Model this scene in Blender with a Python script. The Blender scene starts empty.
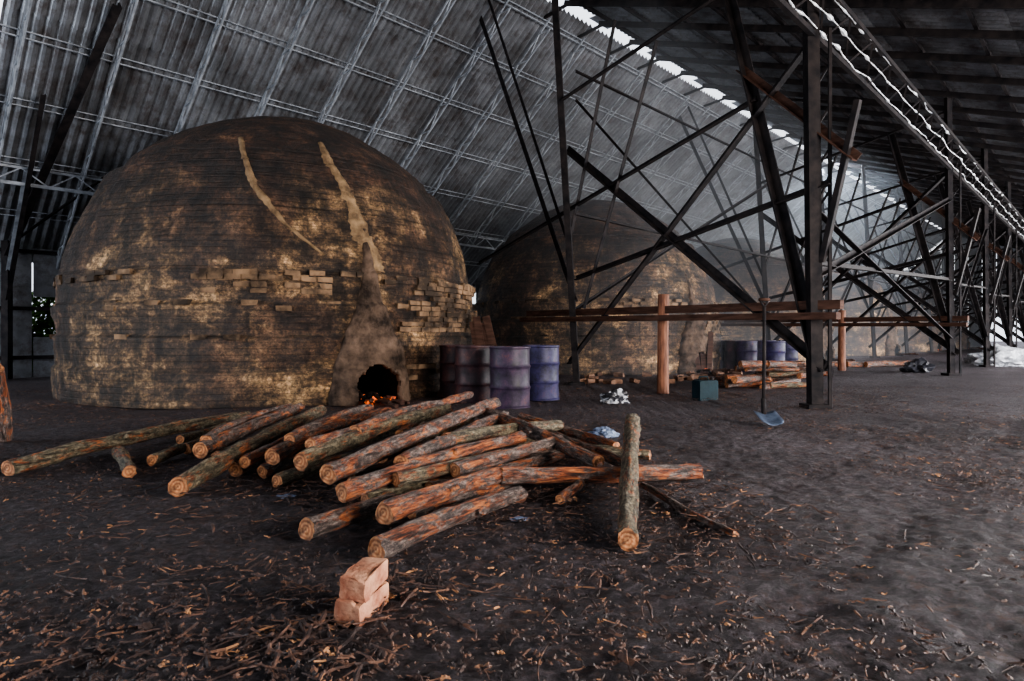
import bpy, bmesh, math, random
from mathutils import Vector, Matrix, noise
from mathutils.bvhtree import BVHTree
random.seed(7)
R=random.random
def U_(a,b): return a+(b-a)*random.random()
CAMZ=1.05; FPX=650.0
K0=Vector((-4.6,13.2,0)); U=Vector((.683,.730,0)); N=Vector((.730,-.683,0))
def W(n,u,z=0): return K0+N*n+U*u+Vector((0,0,z))
def G(px,py,z=0.0):      # image pixel projected from the camera onto the horizontal plane of height z
    t=(CAMZ-z)*FPX/(py-335.0); return Vector(((px-512)/FPX*t,t,z))
def D(px,py,t): return Vector(((px-512)/FPX*t,t,CAMZ+(335-py)/FPX*t))
PB=Vector((1.36,13.65,0)); PC=Vector((4.36,9.35,0))
def T(px,py):            # point in the vertical plane of the cross frame B-C
    k=(px-512)/FPX; s=(k*13.65-1.36)/(3+4.3*k)
    y=13.65-4.3*s; return Vector((1.36+3*s,y,CAMZ+(335-py)/FPX*y))

# ---------- materials ----------
def mat(name):
    m=bpy.data.materials.new(name); m.use_nodes=True
    nt=m.node_tree; b=nt.nodes['Principled BSDF']; return m,nt,b
def nd(nt,t,**k):
    n=nt.nodes.new(t)
    for a,v in k.items():
        if a in n.inputs: n.inputs[a].default_value=v
        else: setattr(n,a,v)
    return n
def ramp(nt,src,stops):
    r=nt.nodes.new('ShaderNodeValToRGB'); e=r.color_ramp.elements
    while len(e)<len(stops): e.new(.5)
    for i,(p,c) in enumerate(stops):
        e[i].position=p; e[i].color=(c[0],c[1],c[2],1) if not isinstance(c,(int,float)) else (c,c,c,1)
    nt.links.new(src,r.inputs[0]); return r.outputs[0]
def coords(nt,scale=(1,1,1),kind='Object'):
    tc=nt.nodes.new('ShaderNodeTexCoord'); mp=nt.nodes.new('ShaderNodeMapping')
    mp.inputs['Scale'].default_value=scale; nt.links.new(tc.outputs[kind],mp.inputs[0]); return mp.outputs[0]
def noi(nt,vec,scale,detail=6,rough=.6,dist=0):
    n=nd(nt,'ShaderNodeTexNoise',Scale=scale,Detail=detail,Roughness=rough,Distortion=dist)
    nt.links.new(vec,n.inputs['Vector']); return n.outputs[0]
def mix(nt,f,a,b,mode='MIX'):
    m=nt.nodes.new('ShaderNodeMix'); m.data_type='RGBA'; m.blend_type=mode
    for s,v in ((m.inputs[0],f),(m.inputs[6],a),(m.inputs[7],b)):
        if hasattr(v,'is_linked'): nt.links.new(v,s)
        elif isinstance(v,(int,float)): s.default_value=v if s.type=='VALUE' else (v,v,v,1)
        else: s.default_value=(v[0],v[1],v[2],1)
    return m.outputs[2]
def mth(nt,op,a,b=None,c=None):
    m=nt.nodes.new('ShaderNodeMath'); m.operation=op
    for i,v in enumerate((a,b,c)):
        if v is None: continue
        if hasattr(v,'is_linked'): nt.links.new(v,m.inputs[i])
        else: m.inputs[i].default_value=v
    return m.outputs[0]
def bump(nt,b,h,strength=.5,dist=.02):
    n=nd(nt,'ShaderNodeBump',Strength=strength,Distance=dist)
    nt.links.new(h,n.inputs['Height']); nt.links.new(n.outputs[0],b.inputs['Normal'])
def simple(name,c1,c2,scale=8,rough=.8,metal=0,bs=.4,bd=.01,lo=.35,hi=.65,sc=(1,1,1),spec=.4):
    m,nt,b=mat(name); v=coords(nt,sc); n=noi(nt,v,scale)
    nt.links.new(ramp(nt,n,[(lo,c1),(hi,c2)]),b.inputs['Base Color'])
    b.inputs['Roughness'].default_value=rough; b.inputs['Metallic'].default_value=metal; b.inputs['Specular IOR Level'].default_value=spec
    bump(nt,b,noi(nt,v,scale*3),bs,bd); return m

M_steel=simple('dark_steel',(.006,.006,.008),(.026,.021,.021),5,.7,.0,spec=.12)
M_galv=simple('galvanised_steel',(.16,.175,.20),(.40,.43,.48),4,.5,.2)
M_wood=simple('weathered_timber',(.03,.015,.011),(.085,.044,.032),3,.8,sc=(1,1,6),spec=.15)
M_post=simple('peeled_post',(.08,.028,.016),(.26,.11,.06),4,.7,sc=(3,3,.6))
M_wrap=simple('plastic_wrap',(.25,.27,.3),(.75,.77,.8),6,.35)
M_brick=simple('brick',(.03,.019,.012),(.25,.155,.09),1.8,.9,bs=.6,lo=.43,hi=.62)
M_rub=simple('brick_rubble_clay',(.05,.025,.018),(.24,.13,.08),7,.9,bs=.6)
M_brick2=simple('fresh_brick',(.24,.08,.045),(.56,.30,.19),9,.9,bs=.9,bd=.02)
M_soot=simple('soot',(.004,.004,.004),(.012,.01,.009),6,.95,spec=.1)
M_leaf=simple('leaf',(.02,.055,.01),(.06,.12,.025),6,.8,spec=.05)
M_white=simple('white_sack',(.22,.23,.25),(.55,.56,.6),6,.6)
M_blackpl=simple('black_plastic',(.01,.01,.012),(.04,.04,.05),6,.3)
M_can=simple('green_paint',(.005,.015,.02),(.009,.026,.034),7,.6,spec=.15)
M_blade=simple('shovel_steel',(.08,.11,.18),(.22,.28,.40),9,.35,.6)
M_bluepl=simple('blue_plastic',(.06,.08,.15),(.24,.30,.42),6,.4)

def roof_mat():
    m,nt,b=mat('corrugated_iron'); v=coords(nt)
    n=noi(nt,v,.7,8,.7); c=ramp(nt,n,[(.3,(.075,.075,.08)),(.5,(.19,.20,.22)),(.75,(.40,.42,.46))])
    r=noi(nt,v,2.5,8,.8); rf=ramp(nt,r,[(.47,0.),(.66,.85)])
    nt.links.new(mix(nt,rf,c,(.07,.050,.043)),b.inputs['Base Color'])
    b.inputs['Roughness'].default_value=.4; b.inputs['Metallic'].default_value=.4
    return m
M_roof=roof_mat()
def nd_mul(nt,s,k): return mth(nt,'MULTIPLY',s,k)
def kiln_mat():
    m,nt,b=mat('kiln_mud_plaster')
    tc=nt.nodes.new('ShaderNodeTexCoord'); sp=nt.nodes.new('ShaderNodeSeparateXYZ')
    nt.links.new(tc.outputs['Object'],sp.inputs[0]); v=tc.outputs['Object']; vb=coords(nt,(.8,.8,1.1)); vc=coords(nt,(1,1,2.2)); vd=coords(nt,(1.6,1.6,.35))
    big=noi(nt,v,.55,8,.65,.3); mid=noi(nt,vb,1.8,15,.82,.2); fine=noi(nt,v,16,10,.85); lay=noi(nt,vc,2.4,12,.8); run=noi(nt,vd,2.2,8,.7)
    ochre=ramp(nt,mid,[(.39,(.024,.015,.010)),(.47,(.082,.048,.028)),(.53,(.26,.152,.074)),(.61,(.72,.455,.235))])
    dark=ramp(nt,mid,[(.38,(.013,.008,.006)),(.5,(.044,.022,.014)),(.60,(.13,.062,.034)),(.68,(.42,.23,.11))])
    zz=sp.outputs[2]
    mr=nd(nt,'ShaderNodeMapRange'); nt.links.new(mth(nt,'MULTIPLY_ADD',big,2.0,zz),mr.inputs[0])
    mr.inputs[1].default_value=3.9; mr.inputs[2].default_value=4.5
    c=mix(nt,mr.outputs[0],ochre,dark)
    c=mix(nt,ramp(nt,big,[(.485,.0),(.55,.85)]),c,dark)
    c=mix(nt,.8,c,ramp(nt,run,[(.40,.2),(.53,1.25)]),'MULTIPLY')
    c=mix(nt,.8,c,ramp(nt,lay,[(.38,.15),(.5,.9),(.6,1.4)]),'MULTIPLY')
    c=mix(nt,.8,c,ramp(nt,fine,[(.40,.1),(.57,1.4)]),'MULTIPLY')
    wob=mth(nt,'MULTIPLY_ADD',mid,.12,zz)
    jn=ramp(nt,nd_mul(nt,mth(nt,'PINGPONG',zz,.047),20),[(.05,.0),(.3,1.)])
    c=mix(nt,.3,c,jn,'MULTIPLY')
    tier=ramp(nt,nd_mul(nt,mth(nt,'PINGPONG',mth(nt,'SUBTRACT',wob,.08),.25),4),[(.0,.12),(.07,.75),(.13,1.)])
    c=mix(nt,.5,c,tier,'MULTIPLY')
    nt.links.new(c,b.inputs['Base Color']); b.inputs['Roughness'].default_value=.6
    h=mix(nt,.5,mid,fine); h2=mix(nt,.08,h,jn); h2=mix(nt,.10,h2,tier)
    bump(nt,b,h2,1.,.15); return m
M_kiln=kiln_mat()
M_mud=simple('sooty_mud_plaster',(.020,.014,.011),(.15,.10,.072),2.6,.9,bs=1.,bd=.07,lo=.38,hi=.62,spec=.2)
M_crack=simple('clay_repair',(.09,.055,.03),(.32,.21,.115),5,.9,bs=.8,bd=.05)

def ground_mat():
    m,nt,b=mat('charcoal_earth'); v=coords(nt)
    n=noi(nt,v,.5,8,.65); c=ramp(nt,n,[(.3,(.026,.020,.024)),(.5,(.053,.043,.050)),(.75,(.095,.077,.088))])
    f=noi(nt,v,22,12,.85); c=mix(nt,.95,c,ramp(nt,f,[(.38,.12),(.5,.85),(.63,2.8)]),'MULTIPLY')
    n2=noi(nt,v,9,8,.8); ff=ramp(nt,n2,[(.52,0.),(.65,.75)])
    c=mix(nt,ff,c,(.11,.058,.044))
    nt.links.new(c,b.inputs['Base Color']); b.inputs['Roughness'].default_value=.6; b.inputs['Specular IOR Level'].default_value=.3
    h=mix(nt,.6,f,noi(nt,v,7,12,.8))
    bump(nt,b,h,1.,.11); return m
M_ground=ground_mat()

def bark_mat(name,kind):
    m,nt,b=mat(name)
    v=coords(nt,(.8,2.2,2.2)); v2=coords(nt,(4,9,9)); v3=coords(nt,(1.3,11,11))
    oi=nt.nodes.new('ShaderNodeObjectInfo')
    def off(vv):
        vm=nt.nodes.new('ShaderNodeVectorMath'); vm.operation='ADD'
        cx=nt.nodes.new('ShaderNodeCombineXYZ'); nt.links.new(nd_mul(nt,oi.outputs['Random'],37),cx.inputs[0])
        nt.links.new(vv,vm.inputs[0]); nt.links.new(cx.outputs[0],vm.inputs[1]); return vm.outputs[0]
    n=noi(nt,off(v),6,12,.8,.4); s=noi(nt,off(v2),4,10,.85); st=noi(nt,off(v3),3.5,8,.75)
    if kind=='moss': bark=ramp(nt,s,[(.36,(.012,.011,.008)),(.47,(.085,.070,.045)),(.55,(.26,.215,.14)),(.66,(.52,.45,.34))]); th=.52
    else: bark=ramp(nt,s,[(.36,(.010,.008,.008)),(.47,(.065,.047,.042)),(.55,(.21,.16,.14)),(.66,(.55,.46,.41))]); th=.505 if kind=='grey' else .465
    oran=ramp(nt,st,[(.36,(.04,.009,.005)),(.5,(.26,.065,.022)),(.64,(.70,.26,.09))])
    c=mix(nt,ramp(nt,n,[(th,0.),(th+.05,1.)]),bark,oran)
    c=mix(nt,.8,c,ramp(nt,st,[(.4,.10),(.5,1.1)]),'MULTIPLY')
    nt.links.new(c,b.inputs['Base Color']); b.inputs['Roughness'].default_value=.55
    bump(nt,b,mix(nt,.5,s,st),1.,.07); return m
BK={k:bark_mat('bark_'+k,k) for k in('grey','moss','orange')}
def end_mat():
    m,nt,b=mat('sawn_wood')
    v=coords(nt); w=nd(nt,'ShaderNodeTexWave',Scale=14,Distortion=4,Detail=4); w.wave_type='RINGS'; w.rings_direction='X'
    nt.links.new(v,w.inputs[0])
    c=ramp(nt,w.outputs[0],[(0,(.34,.12,.045)),(1,(.58,.27,.12))])
    c=mix(nt,.85,c,ramp(nt,noi(nt,v,16,8,.7),[(.38,.15),(.6,1.15)]),'MULTIPLY')
    nt.links.new(c,b.inputs['Base Color']); b.inputs['Roughness'].default_value=.7; bump(nt,b,noi(nt,v,40),.7,.02); return m
M_end=end_mat()
def litter_mat():
    m,nt,b=mat('bark_chips'); v=coords(nt)
    vo=nd(nt,'ShaderNodeTexVoronoi',Scale=22.); nt.links.new(v,vo.inputs[0])
    sp=nt.nodes.new('ShaderNodeSeparateColor'); nt.links.new(vo.outputs['Color'],sp.inputs[0])
    c=ramp(nt,sp.outputs[0],[(0,(.018,.012,.012)),(.45,(.050,.031,.027)),(.75,(.105,.056,.042)),(.95,(.17,.085,.052)),(1,(.42,.21,.10))])
    nt.links.new(c,b.inputs['Base Color']); b.inputs['Roughness'].default_value=.55
    bump(nt,b,noi(nt,v,60),.6,.01); return m
M_litter=litter_mat()
def drum_mat():
    m,nt,b=mat('drum_paint'); v=coords(nt); n=noi(nt,v,3.5,12,.8); oi=nt.nodes.new('ShaderNodeObjectInfo')
    sc=nt.nodes.new('ShaderNodeSeparateColor'); nt.links.new(oi.outputs['Color'],sc.inputs[0])
    c=ramp(nt,n,[(.36,(.006,.005,.009)),(.46,(.018,.016,.045)),(.56,(.033,.029,.085)),(.66,(.08,.032,.03))])
    c2=ramp(nt,n,[(.36,(.006,.004,.005)),(.48,(.024,.011,.014)),(.58,(.06,.022,.02)),(.68,(.15,.06,.035))])
    c=mix(nt,sc.outputs[0],c2,c)
    nt.links.new(c,b.inputs['Base Color']); b.inputs['Roughness'].default_value=.5; b.inputs['Metallic'].default_value=.0; b.inputs['Specular IOR Level'].default_value=.3
    bump(nt,b,noi(nt,v,5),.4,.02); return m
M_drum=drum_mat()
def emis(name,c,s):
    m,nt,b=mat(name); n=noi(nt,coords(nt),9)
    nt.links.new(ramp(nt,n,[(.45,(.02,.005,.002)),(.65,c)]),b.inputs['Emission Color'])
    b.inputs['Emission Strength'].default_value=s; b.inputs['Base Color'].default_value=(.02,.01,.01,1); return m
M_ember=emis('embers',(1,.16,.02),2)

# ---------- mesh builder ----------
class MB:
    def __init__(s): s.v=[];s.f=[];s.m=[];s.mats=[]
    def mi(s,m):
        if m not in s.mats: s.mats.append(m)
        return s.mats.index(m)
    def add(s,vs,fs,m):
        o=len(s.v); s.v+= [tuple(p) for p in vs]; i=s.mi(m)
        for f in fs: s.f.append([a+o for a in f]); s.m.append(i)
    def beam(s,a,b,w,h,m,up=Vector((0,0,1))):
        a=Vector(a);b=Vector(b);d=(b-a).normalized()
        x=d.cross(up)
        if x.length<.05: x=d.cross(Vector((1,0,0)))
        x.normalize(); y=x.cross(d).normalized()
        vs=[p+x*i*w/2+y*j*h/2 for p in(a,b) for i,j in((-1,-1),(1,-1),(1,1),(-1,1))]
        s.add(vs,[(0,3,2,1),(4,5,6,7),(0,1,5,4),(1,2,6,5),(2,3,7,6),(3,0,4,7)],m)
    def angle(s,a,b,w,m,up=Vector((0,0,1))):   # L-section steel
        a=Vector(a);b=Vector(b);d=(b-a).normalized();x=d.cross(up)
        if x.length<.05: x=d.cross(Vector((1,0,0)))
        x.normalize(); y=x.cross(d).normalized(); t=w*.16
        prof=[(-w/2,-w/2),(w/2,-w/2),(w/2,-w/2+t),(-w/2+t,-w/2+t),(-w/2+t,w/2),(-w/2,w/2)]
        vs=[p+x*i+y*j for p in(a,b) for i,j in prof]
        fs=[(i,(i+1)%6,(i+1)%6+6,i+6) for i in range(6)]+[(5,4,3,2,1,0),(6,7,8,9,10,11)]
        s.add(vs,fs,m)
    def box(s,c,sx,sy,sz,m,rz=0,tilt=0,jit=0):
        M=Matrix.Translation(c)@Matrix.Rotation(rz,4,'Z')@Matrix.Rotation(tilt,4,'X')
        vs=[M@Vector((i*sx/2+U_(-jit,jit),j*sy/2+U_(-jit,jit),k*sz/2+U_(-jit,jit))) for k in(-1,1) for i,j in((-1,-1),(1,-1),(1,1),(-1,1))]
        s.add(vs,[(0,3,2,1),(4,5,6,7),(0,1,5,4),(1,2,6,5),(2,3,7,6),(3,0,4,7)],m)
    def tube(s,pts,r,m,seg=8,rad=None,cap=True):
        pts=[Vector(p) for p in pts]; vs=[];fs=[]
        for i,p in enumerate(pts):
            d=(pts[min(i+1,len(pts)-1)]-pts[max(i-1,0)]).normalized()
            x=d.cross(Vector((0,0,1)))
            if x.length<.05:x=d.cross(Vector((0,1,0)))
            x.normalize();y=x.cross(d); rr=rad[i] if rad else r
            for k in range(seg):
                a=2*math.pi*k/seg; vs.append(p+x*math.cos(a)*rr+y*math.sin(a)*rr)
        for i in range(len(pts)-1):
            for k in range(seg):
                fs.append((i*seg+k,i*seg+(k+1)%seg,(i+1)*seg+(k+1)%seg,(i+1)*seg+k))
        if cap: fs+= [tuple(range(seg))[::-1],tuple(range((len(pts)-1)*seg,len(pts)*seg))]
        s.add(vs,fs,m)
    def obj(s,name,smooth=False,parent=None,bevel=0):
        me=bpy.data.meshes.new(name); me.from_pydata(s.v,[],s.f)
        for m in s.mats: me.materials.append(m)
        me.polygons.foreach_set('material_index',s.m)
        if smooth: me.polygons.foreach_set('use_smooth',[True]*len(s.f))
        me.update(); o=bpy.data.objects.new(name,me); bpy.context.collection.objects.link(o)
        if parent: o.parent=parent
        if bevel:
            b=o.modifiers.new('b','BEVEL'); b.width=bevel; b.segments=2
        return o
def empty(name):
    e=bpy.data.objects.new(name,None); bpy.context.collection.objects.link(e); return e

# ---------- ground ----------
def gz(x,y):
    p=Vector((x*.8,y*.8,0)); a=noise.noise(p)*.03+noise.noise(p*4)*.016+noise.noise(p*14)*.012+noise.noise(p*30)*.008
    n=.73*(x+4.6)-.683*(y-13.2); u=.683*(x+4.6)+.73*(y-13.2)
    n+=.25*noise.noise(Vector((u*.3,1,1)))
    for c in (10.7,11.5):   # shallow vehicle ruts along the aisle
        d=(n-c)/.11
        if abs(d)<2.5: a+=(-.008*math.exp(-d*d))+.004*math.sin(u*52+d*3)*math.exp(-d*d)
    return a
def axis(a,b,c,d,fine,coarse):
    r=[];x=a
    while x<d:
        r.append(x)
        if b<=x<=c: x+=fine
        else:
            dd=(b-x) if x<b else (x-c); x+=min(coarse,fine+dd*.25) if x>c else max(fine,min(coarse,dd*.25+fine*.5))
    r.append(d); return r
xs=axis(-60,-5,6,90,.03,6); ys=axis(-30,1.4,7.5,110,.03,6)
vs=[(x,y,gz(x,y)-.005) for y in ys for x in xs]; nx=len(xs)
fs=[(j*nx+i,j*nx+i+1,(j+1)*nx+i+1,(j+1)*nx+i) for j in range(len(ys)-1) for i in range(nx-1)]
g=MB(); g.add(vs,fs,M_ground); g.obj('ground',smooth=True)

# ---------- roof ----------
def zl(n): return 10-.77*(1.43-n)
def zr(n): return 10.1-.35*(n-1.43)
def slope(name,n0,n1,zf,u0,u1,rowlen):
    b=MB(); step=.05; cnt=int((u1-u0)/step); nr=max(1,round(abs(n1-n0)/rowlen))
    for r in range(nr):
        na=n0+(n1-n0)*r/nr; nb=n0+(n1-n0)*(r+1)/nr+ (.12 if n1>n0 else -.12)
        vs=[]
        for i in range(cnt+1):
            u=u0+i*step; w=.05*math.sin(i*math.pi/2+ .3)
            vs.append(W(na,u,zf(na)+w+.02)); vs.append(W(nb,u,zf(nb)+w-.025))
        b.add(vs,[(2*i,2*i+1,2*i+3,2*i+2) for i in range(cnt)],M_roof)
    return b.obj(name,smooth=False)
UE=62
roof=empty('corrugated_roof')
for o in (slope('sheet_back_a',1.30,-7.7,zl,-14,-4.35,1.8),slope('sheet_back_b',1.30,-7.7,zl,-4.2,UE,1.8),slope('sheet_front',1.58,20,zr,-14,UE,2.3)):
    o.parent=roof
b=MB()
n=1.0
while n>-7.6:
    for dz in(-.09,-.22): b.beam(W(n,-14,zl(n)+dz),W(n,UE,zl(n)+dz),.035,.022,M_galv)
    n-=1.22
n=2.0
while n<20:
    b.beam(W(n,-14,zr(n)-.1),W(n,UE,zr(n)-.1),.06,.1,M_steel); n+=1.2
b.obj('purlins',parent=roof)
b=MB()
u=-13.2; jj=0
while u<UE:
    a0=(1.2,zl(1.2)); a1=(-7.4,zl(-7.4)); k=22
    for dz,w in((-.28,.035),(-.55,.035)):
        b.beam(W(a0[0],u,a0[1]+dz),W(a1[0],u,a1[1]+dz),w,w,M_galv)
    if u<35:
        for i in range(k):
            na=1.2-8.6*i/k; nb=1.2-8.6*(i+1)/k
            b.beam(W(na,u,zl(na)+(-.28 if i%2 else -.55)),W(nb,u,zl(nb)+(-.55 if i%2 else -.28)),.025,.025,M_galv)
    b.beam(W(1.7,u,zr(1.7)-.22),W(20,u,zr(20)-.22),.07,.14,M_steel)
    b.beam(W(.9,u,zl(1.2)-.2),W(2,u,zr(2)-.15),.05,.08,M_steel)
    if jj%2==0: b.beam(W(1.45,u+.1,10.12),W(1.45,u+1.0,10.12),.34,.02,M_roof)
    u+=1.55; jj+=1
b.obj('rafters',parent=roof)

# ---------- side walls ----------
wl=MB()
u=-14
while u<UE:
    if not(-3.5<u<-2.8):
        h=(3.15 if u<-2 else 2.3)+U_(-.15,.1)
        wl.beam(W(-7.3,u,h/2),W(-7.3,u+.9,h/2),.03,h,M_roof)
    else: wl.beam(W(-7.3,u,.5),W(-7.3,u+.9,.5),.03,1.,M_roof); wl.beam(W(-7.3,u,2.6),W(-7.3,u+.9,2.6),.03,1.2,M_roof)
    u+=.93
for z in(.5,1.7,3.1): wl.beam(W(-7.2,-14,z),W(-7.2,UE,z),.06,.09,M_steel)
wl.obj('wall_left')
we=MB()
for k in range(28):
    n0=-7.3+k*1.0
    top=(zl(n0) if n0<1.4 else zr(n0))-.1
    bot=0 if n0<3 else 2.6
    we.beam(W(n0,UE+.2,(top+bot)/2),W(n0+.97,UE+.2,(top+bot)/2),.04,top-bot,M_roof)
we.obj('wall_far')

# ---------- columns and frames ----------
def seg(b,p,q,w,m=M_steel): b.angle(p,q,w,m)
spans=[0,10.3,16.5,22.7,29,35.2,41.4,47.6]
for s in spans:
    o=U*s; b=MB()
    def m2(p1,p2,w,m=M_steel): seg(b,T(*p1)+o,T(*p2)+o,w,m)
    p0=PB+o; b.beam(p0,p0+Vector((-.5,.1,9.0)),.17,.13,M_steel)
    m2((577,300),(466,-30),.12); m2((570,245),(490,0),.08)
    m2((570,235),(614,20),.08); m2((583,308),(656,40),.08)
    m2((566,148),(826,368),.13); m2((568,362),(806,45),.12)
    m2((478,263),(755,98),.09); m2((575,278),(830,181),.10)
    m2((727,-12),(820,372),.15)
    m2((858,100),(822,262),.08)
    m2((740,68),(857,157),.12,M_wood)
    p1=PC+o; top=zr(9.1)
    cw=.17 if s==0 else .13
    b.beam(p1,p1+Vector((-.08,0,top-.2)),cw,cw,M_steel)
    b.beam(p1+N*.20,p1+N*.20+Vector((0,0,5.4)),.035,.045,M_steel)
    for z in [x*.6+.4 for x in range(8)]:
        b.beam(p1+Vector((0,0,z)),p1+N*.20+Vector((0,0,z+.3)),.02,.03,M_steel)
    for p in(p0,p1): b.box(p+Vector((0,0,.03)),.32,.32,.06,M_steel)
    b.angle(p0+Vector((-.48,0,8.8)),p1+Vector((0,0,6.9)),.09,M_steel)
    b.angle(p0+Vector((-.33,0,6.0)),p1+Vector((0,0,6.9)),.08,M_steel)
    b.obj('steel_roof_frame')
for s in (0,10.3):
    o=U*s; b=MB()
    a=T(528,316)+o; c=T(842,308)+o
    b.beam(a+Vector((0,0,.05)),c+Vector((0,0,.05)),.10,.13,M_wood)
    b.beam(a+Vector((-.15,-.1,-.09)),c+Vector((-.1,-.1,-.11)),.12,.10,M_wood)
    pp=T(663,393)+o; pp.z=0
    b.tube([pp,pp+Vector((0,0,.9)),pp+Vector((.01,0,1.78))],.1,M_post,12,[.11,.1,.1])
    b.obj('timber_rail')
b=MB()
for i,s in enumerate(spans[:-1]):
    s2=spans[i+1]; p=PC+U*s; q=PC+U*s2; V=lambda z:Vector((0,0,z))
    if i==0:
        b.angle(p+V(1.9),q+V(4.6),.10,M_steel); b.angle(p+V(2.9),q+V(1.0),.10,M_steel)
        b.angle(p+V(2.1),q+V(2.5),.08,M_steel)
    else:
        b.angle(p+V(1.),q+V(4.6),.08,M_steel); b.angle(p+V(4.3),q+V(1.0),.08,M_steel); b.angle(p+V(2.4),q+V(2.6),.06,M_steel)
    p=PB+U*s;q=PB+U*s2
    b.angle(p+V(1.6),q+V(6),.07,M_steel); b.angle(p+V(6),q+V(1.6),.07,M_steel); b.angle(p+V(3.6),q+V(3.6),.07,M_steel); b.angle(p+V(6.6),q+V(6.6),.07,M_steel)
b.obj('longitudinal_bracing')
b=MB()
A=PC-U*11; B_=PC+U*48
for z,dn in((5.35,.0),(5.85,.25)):
    b.beam(A+N*dn+Vector((0,0,z)),B_+N*dn+Vector((0,0,z)),.07,.08,M_steel)
k=100
for i in range(k):
    p=A.lerp(B_,i/k); q=A.lerp(B_,(i+1)/k)
    za,zb=(5.35,5.85) if i%2 else (5.85,5.35); da,db=(0,.25) if i%2 else(.25,0)
    b.beam(p+N*da+Vector((0,0,za)),q+N*db+Vector((0,0,zb)),.03,.03,M_steel)
for r in range(3):
    pts=[];rad=[]
    for i in range(900):
        p=A.lerp(B_,i/899); pts.append(p+N*(.05+.1*r+.04*noise.noise(Vector((i*.12,r*9,0))))+Vector((0,0,5.42+.2*r+.07*noise.noise(Vector((i*.06,r*5,3))))))
        rad.append(.008+.05*max(0,noise.noise(Vector((i*.22,r*7,1)))))
    b.tube(pts,.02,M_wrap,6,rad)
b.obj('cable_truss')
for k,uu in enumerate([-13.5,-8.6,-3.4,1.8,7,12.2,17.4,22.6,27.8,33,38,43,48,53]):
    b=MB()
    b.beam(W(-7.05,uu,0),W(-7.05,uu,3.3),.16,.16,M_steel)
    if k<3: b.angle(W(-7,uu,3.0),W(-1.6,uu+.8,zl(-1.6)-.3),.17,M_steel)
    b.angle(W(-7,uu,1.9),W(-3.4,uu,zl(-3.4)-.4),.09,M_steel)
    b.angle(W(-7,uu,2.6),W(-5,uu,zl(-5)-.4),.07,M_galv)
    b.angle(W(-7,uu,3.2),W(-4.7,uu+1.6,zl(-4.7)-.4),.07,M_steel)
    b.obj('eave_post')
b=MB()
z,n=4.3,-4.9
b.beam(W(n,-14,z),W(n,UE-.3,z),.07,.07,M_galv); b.beam(W(n,-14,z+.35),W(n,UE-.3,z+.35),.05,.05,M_galv)
for i in range(150):
    u=-14+i*.5; b.beam(W(n,u,z+(.35 if i%2 else 0)),W(n,u+.5,z+(0 if i%2 else .35)),.025,.025,M_galv)
b.obj('eave_lattice_girder')

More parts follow.
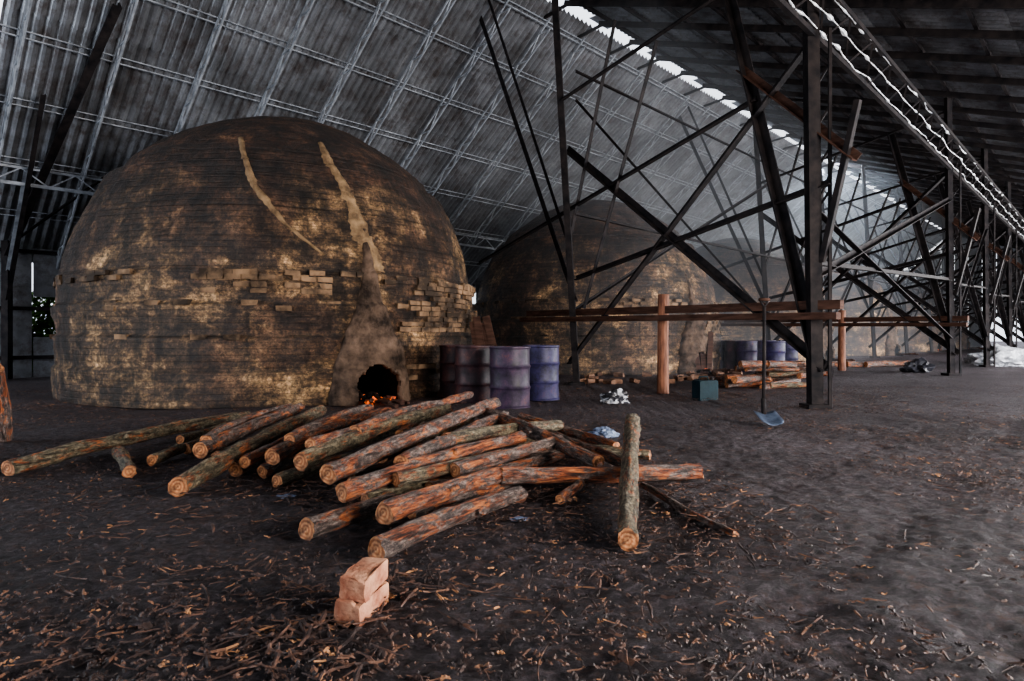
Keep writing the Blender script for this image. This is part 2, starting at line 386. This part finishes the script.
# ---------- kilns ----------
PROF=[(0,1.0),(.5,1.003),(.56,.988),(1.0,.995),(1.06,.98),(1.5,.99),(1.56,.972),(2.0,.975),(2.06,.958),(2.5,.94),(2.9,.905),(3.3,.86),(3.65,.81),(3.78,.795),(3.84,.745),(4.1,.705),(4.4,.62),(4.7,.51),(4.95,.395),(5.15,.27),(5.28,.14),(5.33,.0)]
def rad_at(z,Rk=3.9):
    for (z0,r0),(z1,r1) in zip(PROF,PROF[1:]):
        if z0<=z<=z1:
            f=(z-z0)/(z1-z0+1e-9); return Rk*(r0+(r1-r0)*f)
    return 0
DM=Vector((.62,-.785,0)).normalized(); ANG0=math.atan2(DM.y,DM.x)
def kiln(idx,c,detail):
    Rk=3.9; par=empty('charcoal_kiln'); seg_=300 if detail else 120
    zs=[]
    for (z0,r0),(z1,r1) in zip(PROF,PROF[1:]):
        k=max(1,int((z1-z0)/(.06 if detail else .12))); zs+=[z0+(z1-z0)*i/k for i in range(k)]
    b=MB(); vs=[]
    for z in zs:
        for i in range(seg_):
            a=2*math.pi*i/seg_; r=rad_at(z)
            p=Vector((math.cos(a)*r,math.sin(a)*r,z)); q=p+Vector((idx*31,0,0))
            dr=.08*noise.noise(q*.6)+.035*noise.noise(q*2)+.022*noise.noise(q*7)+.012*noise.noise(q*15)
            r+=dr; vs.append(c+Vector((math.cos(a)*r,math.sin(a)*r,z+.04*noise.noise(q*.5)*(z>.1))))
    top=len(vs); vs.append(c+Vector((0,0,5.33))); fs=[]
    for j in range(len(zs)-1):
        for i in range(seg_):
            a=2*math.pi*(i+.5)/seg_; da=(a-ANG0+math.pi)%(2*math.pi)-math.pi
            x=da*Rk; z=zs[j]+.05
            if abs(x)<.38 and z<.66: continue
            fs.append((j*seg_+i,j*seg_+(i+1)%seg_,(j+1)*seg_+(i+1)%seg_,(j+1)*seg_+i))
    l=(len(zs)-1)*seg_
    for i in range(seg_): fs.append((l+i,l+(i+1)%seg_,top))
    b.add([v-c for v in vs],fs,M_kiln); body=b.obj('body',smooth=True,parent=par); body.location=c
    b=MB(); hv=[];hf=[]; nv=110; nh=84
    side=Vector((-DM.y,DM.x,0))
    H=2.75
    def hw(z):
        f=z/H
        return .54*(1-.10*f)*(1-1/(1+math.exp(-(f-.44)*8))) /(1-1/(1+math.exp(.44*8)))*1.0+.10*(1-f)+.05
    for j in range(nv+1):
        z=H*j/nv; w=hw(z); pr=.34*(1-(z/H)**.9)+.06
        for i in range(nh+1):
            t=-1+2*i/nh; x=math.sin(t*math.pi/2)*w*(1+.1*noise.noise(Vector((t*2,z*3,idx)))); pe=pr*math.cos(t*math.pi/2)**.7 if abs(t)<1 else 0
            a=ANG0+x/Rk; r=rad_at(z)+pe-.03+.05*noise.noise(Vector((x*2.5,z*2.5,idx*5)))+.025*noise.noise(Vector((x*8,z*8,idx*5)))+.010*noise.noise(Vector((x*25,z*25,idx*5)))
            hv.append(Vector((math.cos(a)*r,math.sin(a)*r,z)))
    def hole(x,z): return abs(x)<.34 and z< .28+.32*math.sqrt(max(0,1-(x/.34)**2))
    for j in range(nv):
        for i in range(nh):
            t=-1+2*(i+.5)/nh; z=H*(j+.5)/nv; x=math.sin(t*math.pi/2)*hw(z)
            if hole(x,z): continue
            q=j*(nh+1)+i; hf.append((q,q+1,q+nh+2,q+nh+1))
    b.add(hv,hf,M_mud); h=b.obj('fire_mouth_hood',smooth=True,parent=par); h.location=c
    so=h.modifiers.new('s','SOLIDIFY'); so.thickness=.09; so.offset=-1
    b=MB(); tv=[];tf=[]; nt_=14
    for d in(4.15,2.6):
        for i in range(nt_+1):
            a=math.pi*i/nt_; x=.37*math.cos(a); z=(.28+.35*math.sin(a)) if 0<i<nt_ else 0
            tv.append(DM*d+side*x+Vector((0,0,z)))
    for i in range(nt_): tf.append((i,i+1,nt_+2+i,nt_+1+i))
    tf.append(tuple(range(nt_+1,2*nt_+2)))
    b.add(tv,tf,M_soot); t_=b.obj('fire_tunnel',parent=par); t_.location=c
    b=MB()
    for k in range(26):
        p=DM*U_(3.5,4.35)+side*U_(-.26,.26)+Vector((0,0,U_(.03,.12))); b.box(p,.1,.08,.06,M_ember if R()<.25 else M_soot,U_(0,3),U_(-.5,.5),.015)
    for k in range(9):
        p=DM*U_(3.9,4.6)+side*U_(-.25,.25)+Vector((0,0,.06)); q=p+DM*U_(.3,.7)+side*U_(-.3,.3)+Vector((0,0,U_(-.02,.1))); b.tube([p,q],U_(.02,.035),M_wood,7)
    e_=b.obj('embers',parent=par); e_.location=c
    b=MB()
    def brick(a,z,out=.05,w=.22,h=.075):
        r=rad_at(z)+out-.05; p=Vector((math.cos(a)*r,math.sin(a)*r,z)); b.box(p,.12,w,h,M_brick,a+U_(-.04,.04),0,.007)
    def course(x0,x1,z,prob,out=.05):
        x=x0
        while x<x1:
            if R()<prob: brick(ANG0+x/Rk,z,out+U_(-.02,.02))
            x+=.24
    for z,pb in((1.98,.85),(1.90,.5),(1.52,.3),(1.44,.2)): course(-9,9,z,pb*.6,.03)
    for r_ in range(10): course(.62+.05*r_,2.9+.25*math.sin(r_),1.14+.088*r_,.85,.045)
    for r_ in range(4): course(-2.4,-.7,1.70+.09*r_,.5,.02)
    for r_ in range(3): course(.5,2.2,.35+.09*r_,.5,.02)
    course(-9,-.6,1.02,.2,.02)
    k_=b.obj('brick_courses',parent=par); k_.location=c
    return body
bodies=[]
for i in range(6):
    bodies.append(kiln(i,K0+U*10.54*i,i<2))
def bvh(o):
    me=o.data; mw=Matrix.Translation(o.location); return BVHTree.FromPolygons([mw@v.co for v in me.vertices],[list(p.vertices) for p in me.polygons])
bt=bvh(bodies[0]); cam0=Vector((0,0,CAMZ))
def streak(pts,ws):
    b=MB()
    n_=len(pts)
    fine=[]
    for i in range(n_-1):
        for k in range(8):
            f=k/8; fine.append((pts[i][0]+(pts[i+1][0]-pts[i][0])*f,pts[i][1]+(pts[i+1][1]-pts[i][1])*f,ws[i]+(ws[i+1]-ws[i])*f))
    vs=[];cnt=0
    for px,py,w in fine:
        w*=1+.35*noise.noise(Vector((px*.06,py*.06,2)))
        px+=3*noise.noise(Vector((px*.05,py*.05,7)))
        d=Vector(((px-512)/FPX,1,(335-py)/FPX)).normalized(); hit=bt.ray_cast(cam0,d)
        if hit[0] is None: continue
        nrm=(hit[0]-K0-Vector((0,0,.8))).normalized()
        sd=nrm.cross(Vector((0,0,1))).normalized()
        for k,h in((-1,-.04),(-.5,.012),(0,.025),(.5,.012),(1,-.04)): vs.append(hit[0]+sd*k*w*(1+.4*noise.noise(Vector((py*.25,k*7,0))))+nrm*h)
        cnt+=1
    fs=[(5*i+k,5*i+k+1,5*i+k+6,5*i+k+5) for i in range(cnt-1) for k in range(4)]
    b.add([v for v in vs],fs,M_crack); return b.obj('clay_repair_streak',smooth=True,parent=bodies[0].parent)
streak([(320,143),(330,163),(343,183),(352,205),(362,228),(370,250),(376,275)],[.09,.12,.14,.17,.2,.22,.22])
streak([(241,138),(245,160),(252,185),(268,203),(283,222),(305,240),(330,258)],[.07,.09,.09,.10,.08,.06,.03])

# ---------- barrels ----------
def barrel(p,rz,blue):
    b=MB(); r=.29; H=.88
    prof=[(0,.285),(0,.30),(.02,.302),(.035,.29)]
    for zc in(.29,.59):
        prof+=[(zc-.04,.29),(zc-.02,.296),(zc,.306),(zc+.02,.296),(zc+.04,.29)]
    prof+=[(.845,.29),(.86,.302),(.88,.302),(.885,.29),(.862,.284),(.860,.0)]
    sg=40; vs=[];fs=[]
    for z,rr in prof:
        for k in range(sg):
            a=2*math.pi*k/sg; d=.008*noise.noise(Vector((math.cos(a)*2,math.sin(a)*2,z*3+p.x)))
            vs.append((math.cos(a)*(rr+d if rr else 0),math.sin(a)*(rr+d if rr else 0),z))
    for j in range(len(prof)-1):
        for k in range(sg): fs.append((j*sg+k,j*sg+(k+1)%sg,(j+1)*sg+(k+1)%sg,(j+1)*sg+k))
    fs.append(tuple(range(sg))[::-1])
    b.add(vs,fs,M_drum)
    b.tube([(.18,0,.855),(.18,0,.885)],.035,M_steel,12); b.tube([(-.19,.02,.855),(-.19,.02,.88)],.02,M_steel,12)
    o=b.obj('steel_drum',smooth=True); m=o.modifiers.new('e','EDGE_SPLIT'); m.split_angle=.6
    o.location=p; o.rotation_euler=(0,0,rz); o.color=(blue,blue,blue,1); return o
for x,y,bl in((510,409,.45),(541,401,1.),(474,404,.05),(457,399,.0)):
    q=G(x,y); q+=Vector((q.x/q.y*.28,.28,0)); barrel(q,R()*6,bl)
for x,y,bl in((724,370,.6),(738,371,.2),(750,372,.8),(778,374,1),(769,369,.8),(792,368,1)):
    q=G(x,y); q+=Vector((0,.28,0)); barrel(q,R()*6,bl)

# ---------- logs ----------
def log(p,q,r,name='log',bend=.03,r2=None,kind=None):
    M_bark=BK[kind or random.choice(['grey','grey','orange','moss'])]
    p=Vector(p);q=Vector(q);L=(q-p).length;b=MB();sg=20;n_=max(10,int(L/.06));vs=[];fs=[]; r2=r2 or r*.88; sd=R()*99
    by=U_(-bend,bend)*L; bz=U_(-.3,.6)*bend*L
    for i in range(n_+1):
        f=i/n_; rr=r+(r2-r)*f; oy=by*math.sin(f*math.pi)+.4*bend*noise.noise(Vector((f*4*L,sd,0))); oz=bz*math.sin(f*math.pi)
        for k in range(sg):
            a=2*math.pi*k/sg; d=Vector((f*L*2.2,math.cos(a)*.7+sd,math.sin(a)*.7)); d2=Vector((f*L*9,math.cos(a)*2.5+sd,math.sin(a)*2.5))
            w=rr*(1+.24*noise.noise(d)+.18*noise.noise(d2)+.10*noise.noise(d2*2.5)); vs.append((f*L+(.015*noise.noise(d2) if i in(0,n_) else 0),oy+w*math.cos(a),oz+w*math.sin(a)))
    for i in range(n_):
        for k in range(sg): fs.append((i*sg+k,(i+1)*sg+k,(i+1)*sg+(k+1)%sg,i*sg+(k+1)%sg))
    b.add(vs,fs,M_bark)
    b.add(vs[:sg],[tuple(range(sg))],M_end); b.add(vs[-sg:],[tuple(range(sg))[::-1]],M_end)
    if L>1:
        f=U_(.3,.7); a=U_(0,3.1); base=Vector((f*L,math.cos(a)*r*.6,math.sin(a)*r*.6)); b.tube([base,base+Vector((.03,math.cos(a)*r*.7,math.sin(a)*r*.7))],r*.3,M_bark,8,[r*.35,r*.25])
    o=b.obj(name,smooth=True); m=o.modifiers.new('e','EDGE_SPLIT'); m.split_angle=.9
    x=(q-p).normalized(); zz=Vector((0,0,1)); y=zz.cross(x).normalized(); z=x.cross(y)
    Mx=Matrix((x,y,z)).transposed().to_4x4(); Mx.translation=p; o.matrix_world=Mx; return o
KK={(8,468):'moss',(178,487):'moss',(300,461):'moss',(628,543):'moss',(328,474):'grey',(376,550):'grey',(384,513):'orange',(500,475):'orange',(342,494):'orange',(272,457):'orange',(306,530):'grey',(480,412):'grey',(276,481):'moss',(643,485):'grey',(520,418):'orange',(200,450):'grey',(400,462):'grey',(420,448):'orange',(355,432):'grey',(455,470):'grey'}
LOGS=[((8,468),.06,(248,416),.08,.065),((178,487),.08,(322,411),.2,.07),((118,452),.05,(129,472),.05,.05),
((200,450),.15,(300,408),.22,.06),((186,449),.06,(262,424),.1,.05),((206,441),.2,(290,408),.25,.055),((272,457),.17,(388,412),.24,.06),
((300,461),.2,(448,410),.3,.06),((276,481),.06,(352,458),.1,.05),((262,471),.06,(340,445),.12,.05),((328,474),.2,(496,402),.36,.06),
((342,494),.13,(522,437),.22,.052),((306,530),.06,(392,500),.06,.055),((384,513),.12,(505,473),.12,.06),((376,550),.055,(522,494),.06,.055),
((500,475),.12,(700,471),.07,.06),((628,541),.055,(633,420),.27,.05),((643,485),.05,(734,535),.02,.022),((480,412),.3,(598,462),.12,.06),
((520,418),.2,(615,447),.08,.05),((400,462),.22,(505,415),.28,.055),((350,470),.08,(490,440),.1,.055),((350,485),.06,(470,465),.07,.05),
((430,490),.05,(560,455),.06,.055),((235,470),.05,(330,430),.06,.05),((250,455),.05,(380,428),.06,.05),((380,455),.2,(470,418),.25,.055),
((410,510),.05,(520,478),.05,.05),((520,455),.05,(600,440),.05,.05),((445,440),.25,(560,425),.2,.05),((152,460),.05,(215,438),.05,.045),
((470,395),.25,(400,435),.22,.05),((560,500),.04,(590,470),.04,.03),((322,452),.14,(430,420),.18,.05),((420,448),.2,(520,432),.16,.05),
((500,440),.1,(650,455),.06,.05),((365,500),.05,(450,482),.05,.045),((215,455),.05,(275,440),.05,.045),
((540,430),.15,(640,470),.06,.045),((455,470),.16,(560,440),.2,.05),((290,440),.25,(370,408),.3,.05),((355,432),.3,(440,404),.36,.05),
((245,462),.12,(310,430),.2,.045),((310,445),.28,(400,415),.3,.045),((395,480),.15,(500,455),.18,.045),((180,440),.05,(240,420),.05,.04)]
for a,za,c,zc,r in LOGS:
    v16=(a==(628,541))
    log(G(a[0],a[1],za),G(c[0],c[1],zc),r,r2=(.068 if v16 else None),kind='moss' if v16 else KK.get(a),bend=.008 if v16 else .03)
for k in range(22):
    c0=G(782,389)+Vector((U_(-.8,.7),U_(-.2,.9),.08+.10*(k%5))); a=U_(-.5,.8); L=U_(.6,1.3); d=Vector((math.cos(a),math.sin(a),U_(-.05,.1)))
    log(c0-d*L/2,c0+d*L/2,U_(.05,.08))
for k in range(12):
    c0=G(705,368)+Vector((U_(-1.2,1.5),U_(-.5,1.5),.07+.1*(k%3))); a=U_(-.7,.7); L=U_(.6,1.3); d=Vector((math.cos(a),math.sin(a),0))
    log(c0-d*L/2,c0+d*L/2,U_(.05,.08))
for k in range(9):
    c0=G(870+U_(-40,50),362+U_(0,4),.08); a=U_(-.5,.7); log(c0-Vector((.7,0,0)),c0+Vector((.6*math.cos(a),.6*math.sin(a),0)),.09,kind='grey')
log(G(8,440,.0)+Vector((-.1,0,0)),D(-8,368,6.1),.11,kind='grey')

# ---------- litter ----------
b=MB()
def chip(x,y,L,w,lift,cur=.3):
    a=R()*6.28; n_=4; dx,dy=math.cos(a),math.sin(a); cv=U_(-cur,cur); vs=[]; z0=gz(x,y)+lift; tl=U_(-.2,.2)
    for i in range(n_+1):
        f=i/n_-.5; px=x+dx*L*f-dy*cv*L*f*f; py=y+dy*L*f+dx*cv*L*f*f; ww=w*(1-abs(f)*.9)*U_(.6,1.2)+.001
        zz=z0+tl*L*f+U_(0,.008)
        vs+=[(px-dy*ww,py+dx*ww,zz),(px,py,zz+w*.5),(px+dy*ww,py-dx*ww,zz)]
    fs=[]
    for i in range(n_):
        for k in range(2): fs.append((3*i+k,3*i+k+1,3*i+4+k,3*i+3+k))
    b.add(vs,fs,M_litter)
def dens(x,y):
    p=Vector((x*.7,y*.7,5)); return noise.noise(p)+.6*noise.noise(p*3)
cnt=0
while cnt<20000:
    y=1.5+12*R()**1.1; x=U_(-.85,.85)*y*1.0
    d=dens(x,y)+ (.12 if x<1.5 else -.02)
    if R()>d+.4: continue
    big=R()
    if big<.80: chip(x,y,U_(.010,.035),U_(.004,.011),.003)
    elif big<.97: chip(x,y,U_(.03,.09),U_(.002,.007),.004)
    else: chip(x,y,U_(.08,.22),U_(.003,.008),.006)
    cnt+=1
for (px,py,L,w) in((583,588,.22,.008),(632,668,.2,.025),(660,600,.12,.014),(530,614,.14,.012),(570,503,.12,.03),(143,628,.05,.03),(165,590,.12,.012),(510,560,.1,.012),(610,640,.1,.01)):
    q=G(px,py); chip(q.x,q.y,L,w,.012)
for cxp,cyp,rad_,num in((395,400,1.6,500),(300,660,.3,90),(300,630,.22,50),(410,590,.2,70),(90,405,1.2,350),(200,600,.4,60),(680,395,1.2,300),(450,480,1.2,700),(250,500,1.0,300),(660,360,3,350),(700,520,.8,150),(850,400,2,250)):
    q=G(cxp,cyp)
    for k in range(num):
        rr=rad_*math.sqrt(R()); a=R()*6.28; chip(q.x+rr*math.cos(a),q.y+rr*math.sin(a),U_(.03,.14),U_(.003,.010),U_(.004,.03))
b.obj('bark_litter')

# ---------- bricks ----------
def brick_obj(c,rz,sx=.105,sy=.22,sz=.075,m=M_brick2,tilt=0):
    bm=bmesh.new(); bmesh.ops.create_cube(bm,size=1); bmesh.ops.scale(bm,vec=(sx,sy,sz),verts=bm.verts)
    bmesh.ops.bevel(bm,geom=bm.edges[:],offset=.006,segments=2); bmesh.ops.subdivide_edges(bm,edges=bm.edges[:],cuts=5,use_grid_fill=True)
    for v in bm.verts:
        q=v.co*25+c*9; v.co+=Vector((noise.noise(q),noise.noise(q+Vector((9,0,0))),noise.noise(q+Vector((0,9,0)))))*.006
        if v.co.x>.03 and v.co.y<-.06 : v.co.z-=.012
    me=bpy.data.meshes.new('brick'); bm.to_mesh(me); bm.free(); me.materials.append(m)
    o=bpy.data.objects.new('brick',me); bpy.context.collection.objects.link(o); o.location=c; o.rotation_euler=(tilt,0,rz); return o
q=G(356,624); brick_obj(q+Vector((0,.10,.042)),-.3,sx=.105,sz=.08); brick_obj(q+Vector((.004,.12,.124)),-.2,sx=.10,sz=.078)
b=MB()
for k in range(46):
    q=G(U_(345,450),U_(388,396)); b.box(q+Vector((0,0,.04)),.22,.11,.08,M_rub,U_(0,3),U_(-.3,.3),.01)
for k in range(44):
    q=G(U_(580,740),U_(373,385)); b.box(q+Vector((0,0,.04)),.24,.13,.09,M_rub,U_(0,3),U_(-.3,.3),.01)
b.obj('brick_rubble')

# ---------- shovel ----------
s0=G(764,424)
b=MB(); b.tube([s0+Vector((0,.02,.16)),s0+Vector((.01,.02,.8)),s0+Vector((.015,.03,1.38))],.017,M_steel,10)
t=s0+Vector((.015,.03,1.38)); b.tube([t+Vector((-.06,0,.09)),t+Vector((.06,0,.09))],.016,M_wood,8)
for sx in(-1,1): b.tube([t,t+Vector((.055*sx,0,.09))],.01,M_steel,6)
bv=[];bf=[]
for j in range(7):
    f=j/6; w=.13*(1 if f<.75 else math.cos((f-.75)/.25*.8))
    for i in range(7):
        x=-1+i/3; bv.append(s0+Vector((x*w,.03-.32*f+.03*(1-x*x)-.03,.13-.11*f+.03*x*x)))
for j in range(6):
    for i in range(6): bf.append((j*7+i,j*7+i+1,j*7+i+8,j*7+i+7))
b.add(bv,bf,M_blade); b.tube([s0+Vector((0,.02,.30)),s0+Vector((0,.0,.11))],.026,M_steel,10)
o=b.obj('shovel',smooth=True); m=o.modifiers.new('s','SOLIDIFY'); m.thickness=.004

# ---------- jerrycan ----------
q=G(707,401); par=empty('jerrycan')
bm=bmesh.new(); bmesh.ops.create_cube(bm,size=1); bmesh.ops.scale(bm,vec=(.36,.2,.32),verts=bm.verts)
bmesh.ops.bevel(bm,geom=bm.edges[:],offset=.018,segments=3); me=bpy.data.meshes.new('can_body'); bm.to_mesh(me); bm.free(); me.materials.append(M_can)
for p_ in me.polygons: p_.use_smooth=True
o=bpy.data.objects.new('can_body',me); bpy.context.collection.objects.link(o); o.parent=par; o.location=q+Vector((0,.1,.165)); o.rotation_euler=(0,0,.4); m=o.modifiers.new('e','EDGE_SPLIT'); m.split_angle=.6
b=MB(); c0=q+Vector((0,.1,.32)); b.tube([c0+Vector((-.11,0,-.01)),c0+Vector((-.09,0,.06)),c0+Vector((.04,.02,.06)),c0+Vector((.06,.02,-.01))],.013,M_can,8); b.tube([c0+Vector((.12,.05,-.02)),c0+Vector((.13,.05,.05))],.03,M_steel,12)
b.obj('can_handle_and_cap',smooth=True,parent=par)

# ---------- crumpled plastic ----------
def crumple(name,c,sx,sy,sz,m,sd):
    bm=bmesh.new(); bmesh.ops.create_icosphere(bm,subdivisions=4,radius=1)
    for v in bm.verts:
        q=v.co*1.6+Vector((sd,0,0)); k=1+.45*noise.noise(q)+.3*noise.noise(q*2.7)+.12*abs(noise.noise(q*6)); v.co=Vector((v.co.x*sx*k,v.co.y*sy*k,max(0,v.co.z*k+.35)*sz))
    me=bpy.data.meshes.new(name); bm.to_mesh(me); bm.free()
    if isinstance(m,list):
        for x in m: me.materials.append(x)
        for p_ in me.polygons: p_.material_index=int(noise.noise(Vector(p_.center)*14+Vector((sd,0,0)))>-.1)
    else: me.materials.append(m)
    o=bpy.data.objects.new(name,me); bpy.context.collection.objects.link(o); o.location=c; return o
crumple('plastic_bag',G(614,403),.22,.12,.14,[M_white,M_blackpl],3)
crumple('plastic_bag',G(603,436,0),.13,.14,.06,M_bluepl,8)
crumple('plastic_bag',G(285,498),.06,.05,.02,M_bluepl,11)
crumple('plastic_bag',G(520,520),.05,.03,.012,M_bluepl,14)
crumple('white_sack_pile',G(1004,366),.9,.6,.45,M_white,21)
crumple('white_sack_pile',G(985,363),.5,.6,.3,M_white,25)
crumple('ash_heap',G(917,372),.35,.35,.25,M_blackpl,29)
b=MB()
for k in range(5):
    q=G(484+k*5,393); b.beam(q,q+Vector((-.22-.03*k,.35,1.3+.1*math.sin(k*2))),.14,.03,M_wood,Vector((0,1,.2)))
b.obj('leaning_planks')
b=MB()
for k in range(6):
    q=G(684+k*5,374); b.beam(q,q+Vector((-.3+.1*k,.5,1.0+.2*math.sin(k*3))),.14,.03,M_wood,Vector((0,1,.2)))
b.obj('leaning_planks')
for cc in (W(-8.9,-3.6),W(-8.9,-2.2),W(-9.6,-3.),W(-10.4,-3.9),W(-9.2,-5),W(-11,1)):
    b=MB()
    for k in range(2600):
        a=R()*6.28; e=R()*1.57; r=1.3*R()**.4; p=cc+Vector((r*math.cos(a)*math.cos(e),r*math.sin(a)*math.cos(e),r*1.8*math.sin(e)))
        d=Vector((U_(-1,1),U_(-1,1),U_(-.4,1))).normalized()*.18; s_=d.cross(Vector((0,0,1))).normalized()*.06
        b.add([p,p+d*.5+s_,p+d,p+d*.5-s_],[(0,1,2,3)],M_leaf)
    b.tube([cc,cc+Vector((0,0,1.2))],.05,M_wood,7)
    b.obj('shrub')

# ---------- haze ----------
m=bpy.data.materials.new('kiln_smoke'); m.use_nodes=True; nt=m.node_tree; nt.nodes.clear()
out=nt.nodes.new('ShaderNodeOutputMaterial'); vs_=nt.nodes.new('ShaderNodeVolumeScatter'); vs_.inputs['Density'].default_value=.024; vs_.inputs['Color'].default_value=(.82,.89,1,1); vs_.inputs['Anisotropy'].default_value=.2
nt.links.new(vs_.outputs[0],out.inputs['Volume'])
m.cycles.homogeneous_volume=True
b=MB(); ps=[W(n,u,z) for z in(.05,9.0) for n,u in((-6.5,6),(5,6),(5,60),(-6.5,60))]
b.add(ps,[(0,3,2,1),(4,5,6,7),(0,1,5,4),(1,2,6,5),(2,3,7,6),(3,0,4,7)],m); b.obj('smoke_haze')

# ---------- light ----------
w=bpy.data.worlds.new('sky'); bpy.context.scene.world=w; w.use_nodes=True
bg=w.node_tree.nodes['Background']; bg.inputs[0].default_value=(.86,.91,1,1); bg.inputs[1].default_value=2.3
def area(name,loc,target,sx,sy,power,col):
    l=bpy.data.lights.new(name,'AREA'); l.shape='RECTANGLE'; l.size=sx; l.size_y=sy; l.energy=power; l.color=col
    o=bpy.data.objects.new(name,l); bpy.context.collection.objects.link(o); o.location=loc
    o.rotation_euler=(Vector(target)-Vector(loc)).to_track_quat('-Z','Y').to_euler(); return o
area('ridge_daylight',W(1.45,29,9.7),W(1.45,29.,0),.4,48,19000,(.8,.9,1))
area('side_daylight_fill',W(18.5,16,2.2),W(0,14,2.5),12,3,3300,(.98,.96,.95))  # added fill lamp off the open side, brightens the nearer kilns
area('side_daylight_fill',W(18.5,32,2.2),W(0,28,2.5),14,3,5500,(.98,.96,.95))  # added fill lamp so the farther kilns stay visible
area('side_daylight_fill',W(18.5,-1,2.6),W(-4,2,5.),5,3,2400,(1,.92,.84))  # added fill lamp, aimed up at back roof slope and front kiln
area('side_daylight_fill',W(19,10,3.2),W(11.5,8,0),5,1.5,1000,(.85,.9,1))
area('end_daylight',W(-3,-13,2.5),W(-2,0,3),5,3,900,(.85,.92,1))
def pt(loc,e,c,r=.1):
    l=bpy.data.lights.new('fire_glow','POINT'); l.energy=e; l.color=c; l.shadow_soft_size=r
    o=bpy.data.objects.new('fire_glow',l); bpy.context.collection.objects.link(o); o.location=loc
for i in range(2): pt(K0+U*10.54*i+DM*4.0+Vector((0,0,.22)),1.5,(1,.32,.08))
try: bpy.context.scene.view_settings.look='AgX - Medium High Contrast'
except Exception as e: print(e)
# ---------- camera ----------
c=bpy.data.cameras.new('camera'); c.sensor_width=36; c.lens=FPX/1024*36; c.shift_y=-5.5/1024; c.clip_end=300
o=bpy.data.objects.new('camera',c); bpy.context.collection.objects.link(o); o.location=(0,0,CAMZ); o.rotation_euler=(math.pi/2,0,0)
bpy.context.scene.camera=o
